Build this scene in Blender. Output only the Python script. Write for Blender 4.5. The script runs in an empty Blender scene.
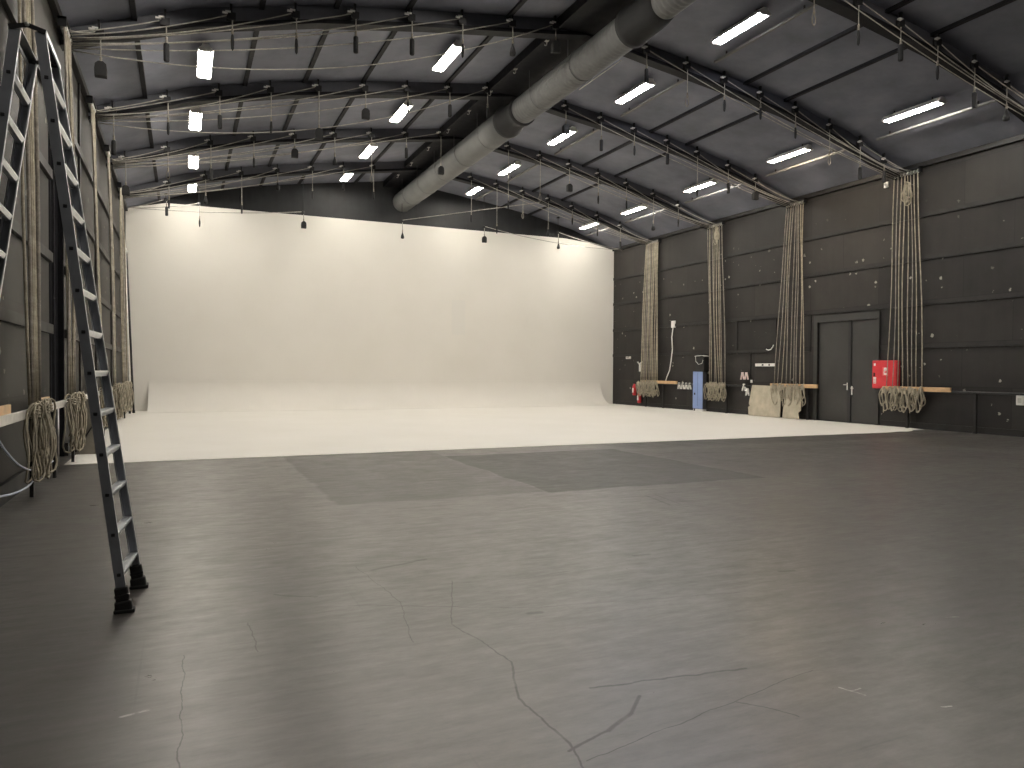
import bpy, bmesh, math, random
from mathutils import Vector, Matrix
random.seed(7)
PI = math.pi
sc = bpy.context.scene
COL = sc.collection

# ------------------------------------------------------------------ room measures (metres)
XL, XR = -1.85, 18.15          # side walls
YB, YF = 29.45, -7.0           # far gable, wall behind the viewer
ROWS = (10.2, 14.2, 18.2, 22.2, 26.2)     # roof beams, one every 4 m
PROF = [(0, 7.12), (2.0, 7.88), (4.2, 8.38), (6.3, 8.72), (8.5, 9.02), (10.0, 9.25)]


def zc(x):
    d = min(x - XL, XR - x)
    d = max(0.0, min(d, 10.0))
    for (a, za), (b, zb) in zip(PROF, PROF[1:]):
        if d <= b:
            return za + (zb - za) * (d - a) / (b - a)
    return PROF[-1][1]


ROOF_X = [XL] + [XL + d for d, _ in PROF[1:]] + [XR - d for d, _ in PROF[-2:0:-1]] + [XR]

# ------------------------------------------------------------------ materials
MATS = {}


def nt(name):
    m = bpy.data.materials.new(name)
    m.use_nodes = True
    MATS[name] = m
    t = m.node_tree
    return m, t, t.nodes['Principled BSDF']


def N(t, kind, **kw):
    n = t.nodes.new(kind)
    for k, v in kw.items():
        setattr(n, k, v)
    return n


def mathn(t, op, a, b=None, c=None, clamp=False):
    n = N(t, 'ShaderNodeMath', operation=op, use_clamp=clamp)
    for i, v in enumerate((a, b, c)):
        if v is None:
            continue
        if isinstance(v, (int, float)):
            n.inputs[i].default_value = v
        else:
            t.links.new(v, n.inputs[i])
    return n.outputs[0]


def mixc(t, fac, a, b, blend='MIX'):
    n = N(t, 'ShaderNodeMix', data_type='RGBA', blend_type=blend)
    if isinstance(fac, (int, float)):
        n.inputs[0].default_value = fac
    else:
        t.links.new(fac, n.inputs[0])
    for i, v in ((6, a), (7, b)):
        if isinstance(v, tuple):
            n.inputs[i].default_value = (*v[:3], 1)
        else:
            t.links.new(v, n.inputs[i])
    return n.outputs[2]


def ramp(t, src, p0, p1, c0=0.0, c1=1.0):
    n = N(t, 'ShaderNodeMapRange')
    t.links.new(src, n.inputs[0])
    n.inputs[1].default_value, n.inputs[2].default_value = p0, p1
    n.inputs[3].default_value, n.inputs[4].default_value = c0, c1
    return n.outputs[0]


def noise(t, co, scale, detail=4, rough=0.55, stretch=None):
    if stretch:
        mp = N(t, 'ShaderNodeMapping')
        mp.inputs['Scale'].default_value = stretch
        t.links.new(co, mp.inputs[0])
        co = mp.outputs[0]
    n = N(t, 'ShaderNodeTexNoise')
    t.links.new(co, n.inputs['Vector'])
    n.inputs['Scale'].default_value = scale
    n.inputs['Detail'].default_value = detail
    n.inputs['Roughness'].default_value = rough
    return n.outputs['Fac']


def simple(name, col, rough=0.5, metal=0.0, var=0.12, scale=6.0, spec=0.5):
    """A plain surface with a little wear in its colour and gloss."""
    m, t, b = nt(name)
    co = N(t, 'ShaderNodeTexCoord').outputs['Object']
    f = noise(t, co, scale)
    lo = tuple(c * (1 - var) for c in col)
    hi = tuple(min(1, c * (1 + var)) for c in col)
    t.links.new(mixc(t, ramp(t, f, 0.3, 0.7), lo, hi), b.inputs['Base Color'])
    t.links.new(ramp(t, f, 0.3, 0.7, rough * 0.9, min(1, rough * 1.1)), b.inputs['Roughness'])
    b.inputs['Metallic'].default_value = metal
    b.inputs['Specular IOR Level'].default_value = spec
    return m


def wall_paint(name, col, chips, chipcol, rough=0.55, streak=0.25):
    """Flat black paint on boards: mottling, vertical runs and pale chips knocked out of it."""
    m, t, b = nt(name)
    co = N(t, 'ShaderNodeTexCoord').outputs['Object']
    f1 = noise(t, co, 0.8, 5, 0.6)
    f2 = noise(t, co, 1.0, 4, 0.6, (6, 6, 0.6))
    base = mixc(t, ramp(t, f1, 0.3, 0.72), tuple(c * 0.75 for c in col), tuple(c * 1.28 for c in col))
    base = mixc(t, ramp(t, f2, 0.35, 0.75, 0, streak), base, tuple(c * 1.6 for c in col))
    if chips:
        s0 = N(t, 'ShaderNodeSeparateXYZ')
        t.links.new(co, s0.inputs[0])
        cb = N(t, 'ShaderNodeCombineXYZ')
        t.links.new(s0.outputs[1], cb.inputs[0])
        t.links.new(s0.outputs[2], cb.inputs[1])
        bk = N(t, 'ShaderNodeTexBrick')
        t.links.new(cb.outputs[0], bk.inputs['Vector'])
        bk.inputs['Color1'].default_value = (0.72, 0.72, 0.72, 1)
        bk.inputs['Color2'].default_value = (1.2, 1.18, 1.14, 1)
        bk.inputs['Mortar'].default_value = (0.5, 0.5, 0.5, 1)
        bk.inputs['Scale'].default_value = 1.0
        bk.inputs['Mortar Size'].default_value = 0.008
        bk.inputs['Brick Width'].default_value = 2.5
        bk.inputs['Row Height'].default_value = 1.15
        base = mixc(t, 1.0, base, bk.outputs['Color'], 'MULTIPLY')
        v = N(t, 'ShaderNodeTexVoronoi')
        t.links.new(co, v.inputs['Vector'])
        v.inputs['Scale'].default_value = 4.5
        sep = N(t, 'ShaderNodeSeparateColor')
        t.links.new(v.outputs['Color'], sep.inputs[0])
        pick = mathn(t, 'GREATER_THAN', sep.outputs[0], 1 - chips)
        nse = noise(t, co, 22, 4, 0.7, (1, 0.8, 1.3))
        size = mathn(t, 'MULTIPLY', mathn(t, 'POWER', sep.outputs[1], 3), 0.29)
        edge = mathn(t, 'ADD', v.outputs['Distance'], mathn(t, 'MULTIPLY', mathn(t, 'SUBTRACT', nse, 0.38), 0.55))
        near = mathn(t, 'LESS_THAN', edge, size)
        sx = N(t, 'ShaderNodeSeparateXYZ')
        t.links.new(co, sx.inputs[0])
        clus = ramp(t, noise(t, co, 0.45, 2), 0.34, 0.50)
        clus = mathn(t, 'MULTIPLY', clus, ramp(t, sx.outputs[2], 4.9, 6.4, 1, 0))
        fac = mathn(t, 'MULTIPLY', mathn(t, 'MULTIPLY', pick, near), clus)
        base = mixc(t, mathn(t, 'MULTIPLY', fac, 0.8), base, chipcol)
    t.links.new(base, b.inputs['Base Color'])
    b.inputs['Roughness'].default_value = rough
    b.inputs['Specular IOR Level'].default_value = 0.22
    bp = N(t, 'ShaderNodeBump')
    bp.inputs['Strength'].default_value = 0.15
    t.links.new(noise(t, co, 30, 3), bp.inputs['Height'])
    t.links.new(bp.outputs[0], b.inputs['Normal'])
    return m


def emission(name, col, strength):
    m, t, b = nt(name)
    b.inputs['Base Color'].default_value = (0.9, 0.9, 0.9, 1)
    b.inputs['Emission Color'].default_value = (*col, 1)
    b.inputs['Emission Strength'].default_value = strength
    return m


WALLR = wall_paint('black wall paint right', (0.0255, 0.0236, 0.0226), 0.85, (0.40, 0.38, 0.33))
WALLL = wall_paint('black wall paint left', (0.0205, 0.0185, 0.0160), 0.4, (0.34, 0.31, 0.27))
WALLB = wall_paint('black gable paint', (0.036, 0.037, 0.039), 0, (0.4, 0.4, 0.4))
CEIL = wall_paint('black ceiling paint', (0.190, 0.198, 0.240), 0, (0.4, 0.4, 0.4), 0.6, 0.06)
BEAM = simple('black roof trim and shade paint', (0.014, 0.014, 0.017), 0.6, 0, 0.12, 6, 0.25)  # battens and ridge channel; also the shade colour along the beams' lower edge
BEAMW = simple('dark grey beam paint', (0.10, 0.102, 0.12), 0.6)
BATTEN = simple('black batten paint', (0.021, 0.020, 0.0195), 0.5, 0, 0.25, 3, 0.25)
DARK = simple('black fabric', (0.010, 0.010, 0.012), 0.95, 0, 0.2, 5, 0.1)
SANDBAG = simple('black sandbag canvas', (0.018, 0.018, 0.019), 0.85, 0, 0.3, 14)
BLACKMETAL = simple('black metal', (0.024, 0.024, 0.026), 0.4, 0.3)
STEEL = simple('worn galvanised steel', (0.62, 0.61, 0.58), 0.42, 0.8, 0.15, 9)
ALU = simple('brushed aluminium', (0.72, 0.74, 0.77), 0.36, 0.85, 0.10, 12)
ALUDK = simple('dull shaded aluminium web', (0.34, 0.36, 0.40), 0.48, 0.55, 0.12, 8)  # grey-blue shade on the stringer faces is put into this colour
RUBBER = simple('black rubber', (0.012, 0.012, 0.012), 0.6)
DOORP = simple('dark grey door paint', (0.025, 0.0245, 0.0235), 0.42, 0, 0.2, 1.4)
RED = simple('red enamel', (0.62, 0.028, 0.040), 0.35, 0, 0.06, 3)
WHITE = simple('white plastic', (0.80, 0.78, 0.75), 0.45, 0, 0.04)
PINK = simple('pale pink plastic', (0.78, 0.62, 0.60), 0.5, 0, 0.06)
BLUE = simple('blue locker paint', (0.22, 0.31, 0.56), 0.45, 0, 0.06, 3)
WOOD = simple('bare pine', (0.58, 0.38, 0.20), 0.6, 0, 0.16, 5)
BOARD = simple('grey plywood', (0.22, 0.20, 0.165), 0.7, 0, 0.15, 4)
CANVAS = simple('unpainted canvas', (0.44, 0.40, 0.31), 0.85, 0, 0.16, 4)
TUBE = emission('lamp tube', (1.0, 0.94, 0.835), 62)
TUBEW = emission('orange lamp tube', (1.0, 0.84, 0.64), 62)
TUBEC = emission('cool lamp tube', (0.93, 0.94, 1.0), 62)


def make_rope(name, col):
    m, t, b = nt(name)
    co = N(t, 'ShaderNodeTexCoord').outputs['Object']
    f = noise(t, co, 9, 4)
    w = noise(t, co, 60, 2)
    c = mixc(t, ramp(t, f, 0.3, 0.7), tuple(x * 0.7 for x in col), tuple(x * 1.25 for x in col))
    c = mixc(t, ramp(t, w, 0.4, 0.6, 0, 0.35), c, tuple(x * 0.5 for x in col))
    t.links.new(c, b.inputs['Base Color'])
    b.inputs['Roughness'].default_value = 0.9
    b.inputs['Specular IOR Level'].default_value = 0.15
    return m


ROPE = make_rope('hemp rope', (0.40, 0.36, 0.28))
ROPEW = make_rope('pale sash rope', (0.46, 0.44, 0.40))
ROPEG = make_rope('grey hemp rope', (0.32, 0.29, 0.25))


def make_duct_mat():
    m, t, b = nt('ribbed grey duct fabric')
    co = N(t, 'ShaderNodeTexCoord').outputs['Object']
    f = noise(t, co, 2.0, 4)
    c = mixc(t, ramp(t, f, 0.3, 0.7), (0.132, 0.134, 0.134), (0.165, 0.167, 0.164))
    t.links.new(c, b.inputs['Base Color'])
    b.inputs['Roughness'].default_value = 0.6
    b.inputs['Metallic'].default_value = 0.0
    return m


DUCT = make_duct_mat()


def make_cyc_mat():
    """White paint on canvas and boards, with faint repair patches, scuffs and roller marks."""
    m, t, b = nt('white studio paint')
    co = N(t, 'ShaderNodeTexCoord').outputs['Object']
    f = noise(t, co, 0.5, 4)
    c = mixc(t, ramp(t, f, 0.3, 0.7), (0.79, 0.765, 0.705), (0.825, 0.80, 0.745))
    sep = N(t, 'ShaderNodeSeparateXYZ')
    t.links.new(co, sep.inputs[0])

    def box(x0, x1, z0, z1):
        a = mathn(t, 'MULTIPLY', mathn(t, 'GREATER_THAN', sep.outputs[0], x0), mathn(t, 'LESS_THAN', sep.outputs[0], x1))
        d = mathn(t, 'MULTIPLY', mathn(t, 'GREATER_THAN', sep.outputs[2], z0), mathn(t, 'LESS_THAN', sep.outputs[2], z1))
        return mathn(t, 'MULTIPLY', a, d)
    c = mixc(t, mathn(t, 'MULTIPLY', box(2.1, 2.7, 3.0, 4.45), 0.5), c, (0.76, 0.745, 0.70))
    v = noise(t, co, 1.4, 6, 0.7, (3, 0.5, 0.5))
    c = mixc(t, ramp(t, v, 0.62, 0.8, 0, 0.25), c, (0.70, 0.68, 0.63))
    t.links.new(c, b.inputs['Base Color'])
    b.inputs['Roughness'].default_value = 0.62
    b.inputs['Specular IOR Level'].default_value = 0.3
    return m


CYC = make_cyc_mat()


def make_floor_mat():
    """Worn black stage paint: repainted rectangles, sheet joints, scratches and scuffs with their own shapes."""
    m, t, b = nt('worn black stage floor')
    co = N(t, 'ShaderNodeTexCoord').outputs['Object']
    sep = N(t, 'ShaderNodeSeparateXYZ')
    t.links.new(co, sep.inputs[0])
    big = noise(t, co, 0.35, 5, 0.6)
    mid = noise(t, co, 2.2, 6, 0.65)
    fine = noise(t, co, 14, 5, 0.7)
    st = noise(t, co, 1.6, 7, 0.72, (1.0, 5.5, 1))
    sm = noise(t, co, 5.0, 6, 0.75, (1.0, 3.0, 1))
    c = mixc(t, ramp(t, big, 0.3, 0.7), (0.061, 0.0555, 0.0515), (0.083, 0.0755, 0.0705))
    c = mixc(t, ramp(t, mid, 0.35, 0.75, 0, 0.6), c, (0.054, 0.052, 0.048))
    c = mixc(t, ramp(t, st, 0.40, 0.75, 0, 0.65), c, (0.125, 0.117, 0.108))
    c = mixc(t, ramp(t, sm, 0.36, 0.70, 0, 0.5), c, (0.036, 0.034, 0.031))
    c = mixc(t, ramp(t, fine, 0.35, 0.75, 0, 0.35), c, (0.042, 0.040, 0.037))
    # wobbling coordinates for hand-cut edges
    wob = mathn(t, 'MULTIPLY', mathn(t, 'SUBTRACT', noise(t, co, 1.3, 3), 0.5), 0.25)
    wx = mathn(t, 'ADD', sep.outputs[0], wob)
    wy = mathn(t, 'ADD', sep.outputs[1], wob)

    def box(x0, x1, y0, y1, s=0.03):
        r = ramp(t, wx, x0 - s, x0 + s)
        r = mathn(t, 'MULTIPLY', r, ramp(t, wx, x1 - s, x1 + s, 1, 0))
        r = mathn(t, 'MULTIPLY', r, ramp(t, wy, y0 - s, y0 + s))
        return mathn(t, 'MULTIPLY', r, ramp(t, wy, y1 - s, y1 + s, 1, 0))
    P1 = mathn(t, 'MULTIPLY', box(1.56, 4.14, 8.2, 13.2), 0.45)
    P2 = mathn(t, 'MULTIPLY', box(4.14, 7.6, 8.1, 12.2), 0.75)
    P3 = mathn(t, 'MULTIPLY', box(7.6, 14.0, 8.3, 11.6, 0.4), 0.4)
    P4 = mathn(t, 'MULTIPLY', box(8.0, 18.2, 11.9, 13.3, 0.3), 0.5)
    PM = mathn(t, 'MAXIMUM', mathn(t, 'MAXIMUM', P1, P2), mathn(t, 'MAXIMUM', P3, P4))
    c = mixc(t, P1, c, (0.040, 0.039, 0.036))
    c = mixc(t, P2, c, (0.028, 0.027, 0.026))
    c = mixc(t, P3, c, (0.036, 0.035, 0.033))
    c = mixc(t, P4, c, (0.030, 0.029, 0.028))
    # sheet joints
    br = N(t, 'ShaderNodeTexBrick')
    mp = N(t, 'ShaderNodeMapping')
    mp.inputs['Location'].default_value = (0.2, 0.35, 0)
    t.links.new(co, mp.inputs[0])
    t.links.new(mp.outputs[0], br.inputs['Vector'])
    br.inputs['Scale'].default_value = 1.0
    br.inputs['Brick Width'].default_value = 2.44
    br.inputs['Row Height'].default_value = 1.22
    br.inputs['Mortar Size'].default_value = 0.006
    br.inputs['Mortar Smooth'].default_value = 0.3
    gate = ramp(t, noise(t, co, 0.9, 2), 0.45, 0.6, 0.05, 0.5)
    c = mixc(t, mathn(t, 'MULTIPLY', br.outputs['Fac'], gate), c, (0.03, 0.029, 0.027))
    # scratches, a long crack, skid marks: distance to line segments
    wsm = mathn(t, 'MULTIPLY', mathn(t, 'SUBTRACT', noise(t, co, 5, 3), 0.5), 0.06)

    def seg(p, q, w):
        (ax, ay), (bx, by) = p, q
        dx, dy = bx - ax, by - ay
        L2 = dx * dx + dy * dy
        px = mathn(t, 'ADD', sep.outputs[0], wsm)
        px = mathn(t, 'SUBTRACT', px, ax)
        py = mathn(t, 'SUBTRACT', mathn(t, 'ADD', sep.outputs[1], wsm), ay)
        h = mathn(t, 'DIVIDE', mathn(t, 'ADD', mathn(t, 'MULTIPLY', px, dx), mathn(t, 'MULTIPLY', py, dy)), L2, clamp=True)
        ex = mathn(t, 'SUBTRACT', px, mathn(t, 'MULTIPLY', h, dx))
        ey = mathn(t, 'SUBTRACT', py, mathn(t, 'MULTIPLY', h, dy))
        d = mathn(t, 'SQRT', mathn(t, 'ADD', mathn(t, 'MULTIPLY', ex, ex), mathn(t, 'MULTIPLY', ey, ey)))
        return ramp(t, d, w * 0.2, w * 0.5, 1, 0)
    total = None
    for p, q, w in FLOOR_LINES:
        s = seg(p, q, w)
        total = s if total is None else mathn(t, 'MAXIMUM', total, s)
    brk = ramp(t, noise(t, co, 7, 3), 0.3, 0.5, 0.25, 0.85)
    c = mixc(t, mathn(t, 'MULTIPLY', total, brk), c, (0.022, 0.021, 0.020))
    pale = None
    for p, q, w in FLOOR_PALE:
        s = seg(p, q, w)
        pale = s if pale is None else mathn(t, 'MAXIMUM', pale, s)
    c = mixc(t, mathn(t, 'MULTIPLY', pale, ramp(t, fine, 0.4, 0.6, 0.1, 0.9)), c, (0.45, 0.43, 0.40))
    # stray pale flecks
    v = N(t, 'ShaderNodeTexVoronoi')
    t.links.new(co, v.inputs['Vector'])
    v.inputs['Scale'].default_value = 1.7
    s2 = N(t, 'ShaderNodeSeparateColor')
    t.links.new(v.outputs['Color'], s2.inputs[0])
    fl = mathn(t, 'MULTIPLY', mathn(t, 'GREATER_THAN', s2.outputs[0], 0.86), mathn(t, 'LESS_THAN', v.outputs['Distance'], mathn(t, 'MULTIPLY', fine, 0.022)))
    c = mixc(t, mathn(t, 'MULTIPLY', fl, 0.7), c, (0.4, 0.38, 0.35))
    t.links.new(c, b.inputs['Base Color'])
    rgh = ramp(t, mid, 0.3, 0.72, 0.28, 0.40)
    rgh = mathn(t, 'ADD', rgh, ramp(t, st, 0.35, 0.7, 0.05, -0.03))
    rgh = mathn(t, 'ADD', rgh, mathn(t, 'MULTIPLY', PM, 0.16))
    rgh = mathn(t, 'ADD', rgh, ramp(t, sm, 0.35, 0.7, -0.03, 0.07))
    t.links.new(rgh, b.inputs['Roughness'])
    spec = mathn(t, 'MULTIPLY', ramp(t, PM, 0, 0.75, 1.0, 0.45), mathn(t, 'SUBTRACT', 1.0, mathn(t, 'MULTIPLY', total, 0.45)))
    spec = mathn(t, 'MULTIPLY', spec, ramp(t, noise(t, co, 1.1, 5, 0.65), 0.3, 0.7, 0.7, 1.0))
    t.links.new(spec, b.inputs['Specular IOR Level'])
    bp = N(t, 'ShaderNodeBump')
    bp.inputs['Strength'].default_value = 0.10
    bp.inputs['Distance'].default_value = 0.02
    t.links.new(mid, bp.inputs['Height'])
    t.links.new(bp.outputs[0], b.inputs['Normal'])
    return m


FLOOR_LINES = [((1.75, 4.95), (1.45, 4.1), .010), ((1.45, 4.1), (1.55, 3.45), .014), ((1.55, 3.45), (1.40, 3.05), .016), ((1.40, 3.05), (1.42, 2.55), .016),
               ((1.42, 2.55), (1.30, 2.1), .012), ((1.76, 3.01), (2.60, 2.90), .022), ((0.97, 5.84), (2.6, 5.2), .010),
               ((0.97, 4.69), (2.0, 4.19), .011), ((2.0, 4.19), (3.6, 3.9), .008), ((1.42, 2.45), (2.9, 2.75), .008), ((0.0, 4.2), (-0.02, 2.8), .008),
               ((0.35, 4.6), (0.36, 4.1), .010), ((1.2, 5.6), (1.28, 4.6), .008), ((1.28, 4.6), (1.15, 3.9), .008), ((5.12, 7.49), (5.0, 6.82), .045),
               ((5.26, 7.49), (5.14, 6.82), .03), ((0.2, 8.6), (1.2, 8.1), .012), ((0.1, 7.6), (1.0, 7.0), .012), ((1.3, 5.45), (1.75, 5.6), .05),
               ((1.4, 2.55), (1.62, 2.62), .02), ((1.62, 2.62), (1.80, 2.72), .03), ((1.80, 2.72), (1.93, 2.85), .025), ((3.35, 5.05), (3.5, 5.05), .05),
               ((4.1, 4.22), (4.22, 4.20), .05), ((1.96, 4.1), (2.02, 4.08), .06), ((2.3, 2.62), (2.45, 2.4), .012), ((2.2, 4.8), (3.1, 4.9), .010),
               ((2.5, 6.5), (4.5, 6.1), .012), ((3.0, 7.2), (4.2, 7.6), .012), ((0.55, 5.1), (0.8, 4.95), .03), ((1.7, 6.9), (2.1, 6.4), .012)]
FLOOR_PALE = [((-0.24, 3.56), (-0.15, 3.58), .03), ((2.86, 2.55), (2.90, 2.44), .015), ((2.88, 2.50), (2.94, 2.50), .012), ((4.28, 3.02), (4.36, 3.0), .02),
              ((3.12, 2.22), (3.16, 2.2), .014), ((16.4, 12.9), (17.9, 12.5), .06), ((17.0, 12.9), (18.1, 12.7), .05), ((15.9, 12.75), (16.5, 12.6), .04),
              ((7.6, 7.6), (7.7, 7.25), .03), ((12.7, 10.0), (13.4, 9.6), .03)]
FLOOR = make_floor_mat()

# ------------------------------------------------------------------ mesh builder
NOBEV = 0


class MB:
    def __init__(s):
        s.v, s.f, s.sm = [], [], []

    def add(s, vs, fs, smooth=False):
        o = len(s.v)
        s.v += [tuple(v) for v in vs]
        s.f += [tuple(i + o for i in f) for f in fs]
        s.sm += [smooth] * len(fs)
        return s

    def box(s, a, b, M=None, ch=0.0):
        (x0, y0, z0), (x1, y1, z1) = a, b
        x0, x1 = min(x0, x1), max(x0, x1)
        y0, y1 = min(y0, y1), max(y0, y1)
        z0, z1 = min(z0, z1), max(z0, z1)
        if ch:
            bm = bmesh.new()
            bmesh.ops.create_cube(bm, size=1.0)
            for v in bm.verts:
                v.co = Vector(((x0 + x1) / 2 + v.co.x * (x1 - x0), (y0 + y1) / 2 + v.co.y * (y1 - y0), (z0 + z1) / 2 + v.co.z * (z1 - z0)))
            bmesh.ops.bevel(bm, geom=bm.edges[:], offset=ch, segments=2, affect='EDGES', profile=0.5)
            bm.verts.index_update()
            vs = [v.co.copy() for v in bm.verts]
            fs = [[v.index for v in f.verts] for f in bm.faces]
            bm.free()
        else:
            vs = [Vector(p) for p in ((x0, y0, z0), (x1, y0, z0), (x1, y1, z0), (x0, y1, z0), (x0, y0, z1), (x1, y0, z1), (x1, y1, z1), (x0, y1, z1))]
            fs = [(0, 3, 2, 1), (4, 5, 6, 7), (0, 1, 5, 4), (1, 2, 6, 5), (2, 3, 7, 6), (3, 0, 4, 7)]
        if M is not None:
            vs = [M @ v for v in vs]
        return s.add(vs, fs)

    def bar(s, p, q, w, d, up=(0, 0, 1)):
        """A rectangular bar from p to q: w wide along side, d deep along up."""
        p, q, up = Vector(p), Vector(q), Vector(up)
        a = (q - p).normalized()
        side = a.cross(up).normalized()
        u = side.cross(a).normalized()
        vs = []
        for e in (p, q):
            for i, j in ((-1, -1), (1, -1), (1, 1), (-1, 1)):
                vs.append(e + side * (w / 2 * i) + u * (d / 2 * j))
        return s.add(vs, [(3, 2, 1, 0), (4, 5, 6, 7), (0, 1, 5, 4), (1, 2, 6, 5), (2, 3, 7, 6), (3, 0, 4, 7)])

    def tube(s, pts, r, n=6, closed=False, caps=True):
        pts = [Vector(p) for p in pts]
        m = len(pts)
        rs = r if isinstance(r, (list, tuple)) else [r] * m
        tans = []
        for i in range(m):
            if closed:
                d = pts[(i + 1) % m] - pts[i - 1]
            else:
                d = pts[min(i + 1, m - 1)] - pts[max(i - 1, 0)]
            tans.append(d.normalized() if d.length > 1e-9 else Vector((0, 0, 1)))
        ref = Vector((0.31, 0.17, 1)) if abs(tans[0].z) < 0.9 else Vector((1, 0.2, 0.1))
        nrm = tans[0].cross(ref).normalized()
        vs, fs = [], []
        for i in range(m):
            nrm = (nrm - tans[i] * nrm.dot(tans[i])).normalized()
            bi = tans[i].cross(nrm)
            for k in range(n):
                a = 2 * PI * k / n
                vs.append(pts[i] + (nrm * math.cos(a) + bi * math.sin(a)) * rs[i])
        for i in range(m if closed else m - 1):
            j = (i + 1) % m
            for k in range(n):
                l = (k + 1) % n
                fs.append((i * n + k, i * n + l, j * n + l, j * n + k))
        if caps and not closed:
            fs.append(tuple(range(n - 1, -1, -1)))
            fs.append(tuple((m - 1) * n + k for k in range(n)))
        return s.add(vs, fs, True)

    def cyl(s, p, q, r, n=12, r2=None):
        return s.tube([p, q], [r, r if r2 is None else r2], n)

    def lathe(s, prof, n=16, at=(0, 0, 0), axis='z'):
        vs, fs = [], []
        at = Vector(at)
        for r, z in prof:
            for k in range(n):
                a = 2 * PI * k / n
                p = (r * math.cos(a), r * math.sin(a), z)
                if axis == 'y':
                    p = (p[0], p[2], p[1])
                elif axis == 'x':
                    p = (p[2], p[0], p[1])
                vs.append(at + Vector(p))
        for i in range(len(prof) - 1):
            for k in range(n):
                l = (k + 1) % n
                fs.append((i * n + k, i * n + l, (i + 1) * n + l, (i + 1) * n + k))
        fs.append(tuple(range(n - 1, -1, -1)))
        fs.append(tuple((len(prof) - 1) * n + k for k in range(n)))
        return s.add(vs, fs, True)

    def prism(s, poly, axis, a, b):
        """Extrude a 2-D outline from a to b along axis."""
        def P(u, v, w):
            return {'x': (w, u, v), 'y': (u, w, v), 'z': (u, v, w)}[axis]
        n = len(poly)
        vs = [P(u, v, a) for u, v in poly] + [P(u, v, b) for u, v in poly]
        fs = [tuple(range(n - 1, -1, -1)), tuple(range(n, 2 * n))]
        fs += [(i, (i + 1) % n, n + (i + 1) % n, n + i) for i in range(n)]
        return s.add(vs, fs)

    def mesh(s, name, mat, off=(0, 0, 0)):
        me = bpy.data.meshes.new(name)
        o = Vector(off)
        me.from_pydata([Vector(v) - o for v in s.v], [], s.f)
        me.polygons.foreach_set('use_smooth', s.sm)
        me.materials.append(mat)
        bm = bmesh.new()
        bm.from_mesh(me)
        bmesh.ops.recalc_face_normals(bm, faces=bm.faces[:])
        bm.to_mesh(me)
        bm.free()
        me.update()
        return me

    def build(s, name, mat, parent=None, loc=None, world=True):
        """ONE mesh object. World-space shapes are moved to sit under their parent, or about their own base point loc."""
        if parent is not None:
            off, p = Vector((0, 0, 0)), parent
            while p is not None:
                off += p.location
                p = p.parent
            if not world:
                off = Vector((0, 0, 0))
            o = bpy.data.objects.new(name, s.mesh(name, mat, off))
            o.parent = parent
        else:
            l = Vector(loc) if loc is not None else Vector((0, 0, 0))
            o = bpy.data.objects.new(name, s.mesh(name, mat, l if world else (0, 0, 0)))
            o.location = l
        COL.objects.link(o)
        return o


def tag(o, label, cat, group=None):
    o['label'] = label
    o['category'] = cat
    if group:
        o['group'] = group
    return o


def thing(name, label, cat, loc=(0, 0, 0), group=None):
    o = bpy.data.objects.new(name, None)
    o.empty_display_size = 0.1
    o.location = loc
    COL.objects.link(o)
    return tag(o, label, cat, group)


def struct(name, mb, mat):
    o = mb.build(name, mat)
    o['kind'] = 'structure'
    return o


def dup(root, loc, label, group=None):
    """A copy of a thing, of its parts and of their sub-parts."""
    r = root.copy()
    COL.objects.link(r)
    r.location = loc
    r['label'] = label
    if group:
        r['group'] = group
    for ch in list(root.children):
        c = ch.copy()
        COL.objects.link(c)
        c.parent = r
        for g in list(ch.children):
            d = g.copy()
            COL.objects.link(d)
            d.parent = c
    return r


ORD = 'first second third fourth fifth sixth seventh eighth ninth tenth eleventh twelfth thirteenth fourteenth'.split()

# ------------------------------------------------------------------ camera
cam_d = bpy.data.cameras.new('camera')
cam = bpy.data.objects.new('camera', cam_d)
COL.objects.link(cam)
FPX = 737.0
cam_d.sensor_width = 36.0
cam_d.lens = FPX / 1024 * 36.0
cam_d.clip_end = 200


def vdir(x, y):
    return Vector((x - 512, 384 - y, -FPX)).normalized()


Yc = vdir(183, 369)
Xc = vdir(2164, 380)
Xc = (Xc - Yc * Xc.dot(Yc)).normalized()
Zc = Xc.cross(Yc)
Rm = Matrix((Xc, Yc, Zc)).to_4x4()
Rm.translation = (0, 0, 1.5)
cam.matrix_world = Rm
sc.camera = cam

# ------------------------------------------------------------------ room shell
struct('floor', MB().box((XL - 0.3, YF - 0.3, -0.2), (XR + 0.3, YB + 0.3, 0.0)), FLOOR)
OY0, OY1, OZ = 13.05, 14.62, 6.1      # tall dark opening in the left wall
lw = MB()
lw.box((XL - 0.3, YF, 0), (XL, OY0, 7.3)).box((XL - 0.3, OY1, 0), (XL, YB, 7.3)).box((XL - 0.3, OY0, OZ), (XL, OY1, 7.3))
struct('wall_left', lw, WALLL)
rw = MB()
DY0, DY1, DZ = 15.02, 17.17, 3.06      # double door in the right wall
rw.box((XR, YF, 0), (XR + 0.3, DY0, 7.3)).box((XR, DY1, 0), (XR + 0.3, YB, 7.3)).box((XR, DY0, DZ), (XR + 0.3, DY1, 7.3))
struct('wall_right', rw, WALLR)
gable = [(XL - 0.3, 0), (XR + 0.3, 0)] + [(x, zc(x) + 0.1) for x in reversed(ROOF_X)]
struct('wall_back', MB().prism(gable, 'y', YB, YB + 0.3), WALLB)
struct('wall_front', MB().prism(gable, 'y', YF - 0.3, YF), WALLB)
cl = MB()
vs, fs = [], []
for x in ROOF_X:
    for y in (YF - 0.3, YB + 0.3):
        vs += [(x, y, zc(x)), (x, y, zc(x) + 0.25)]
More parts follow.
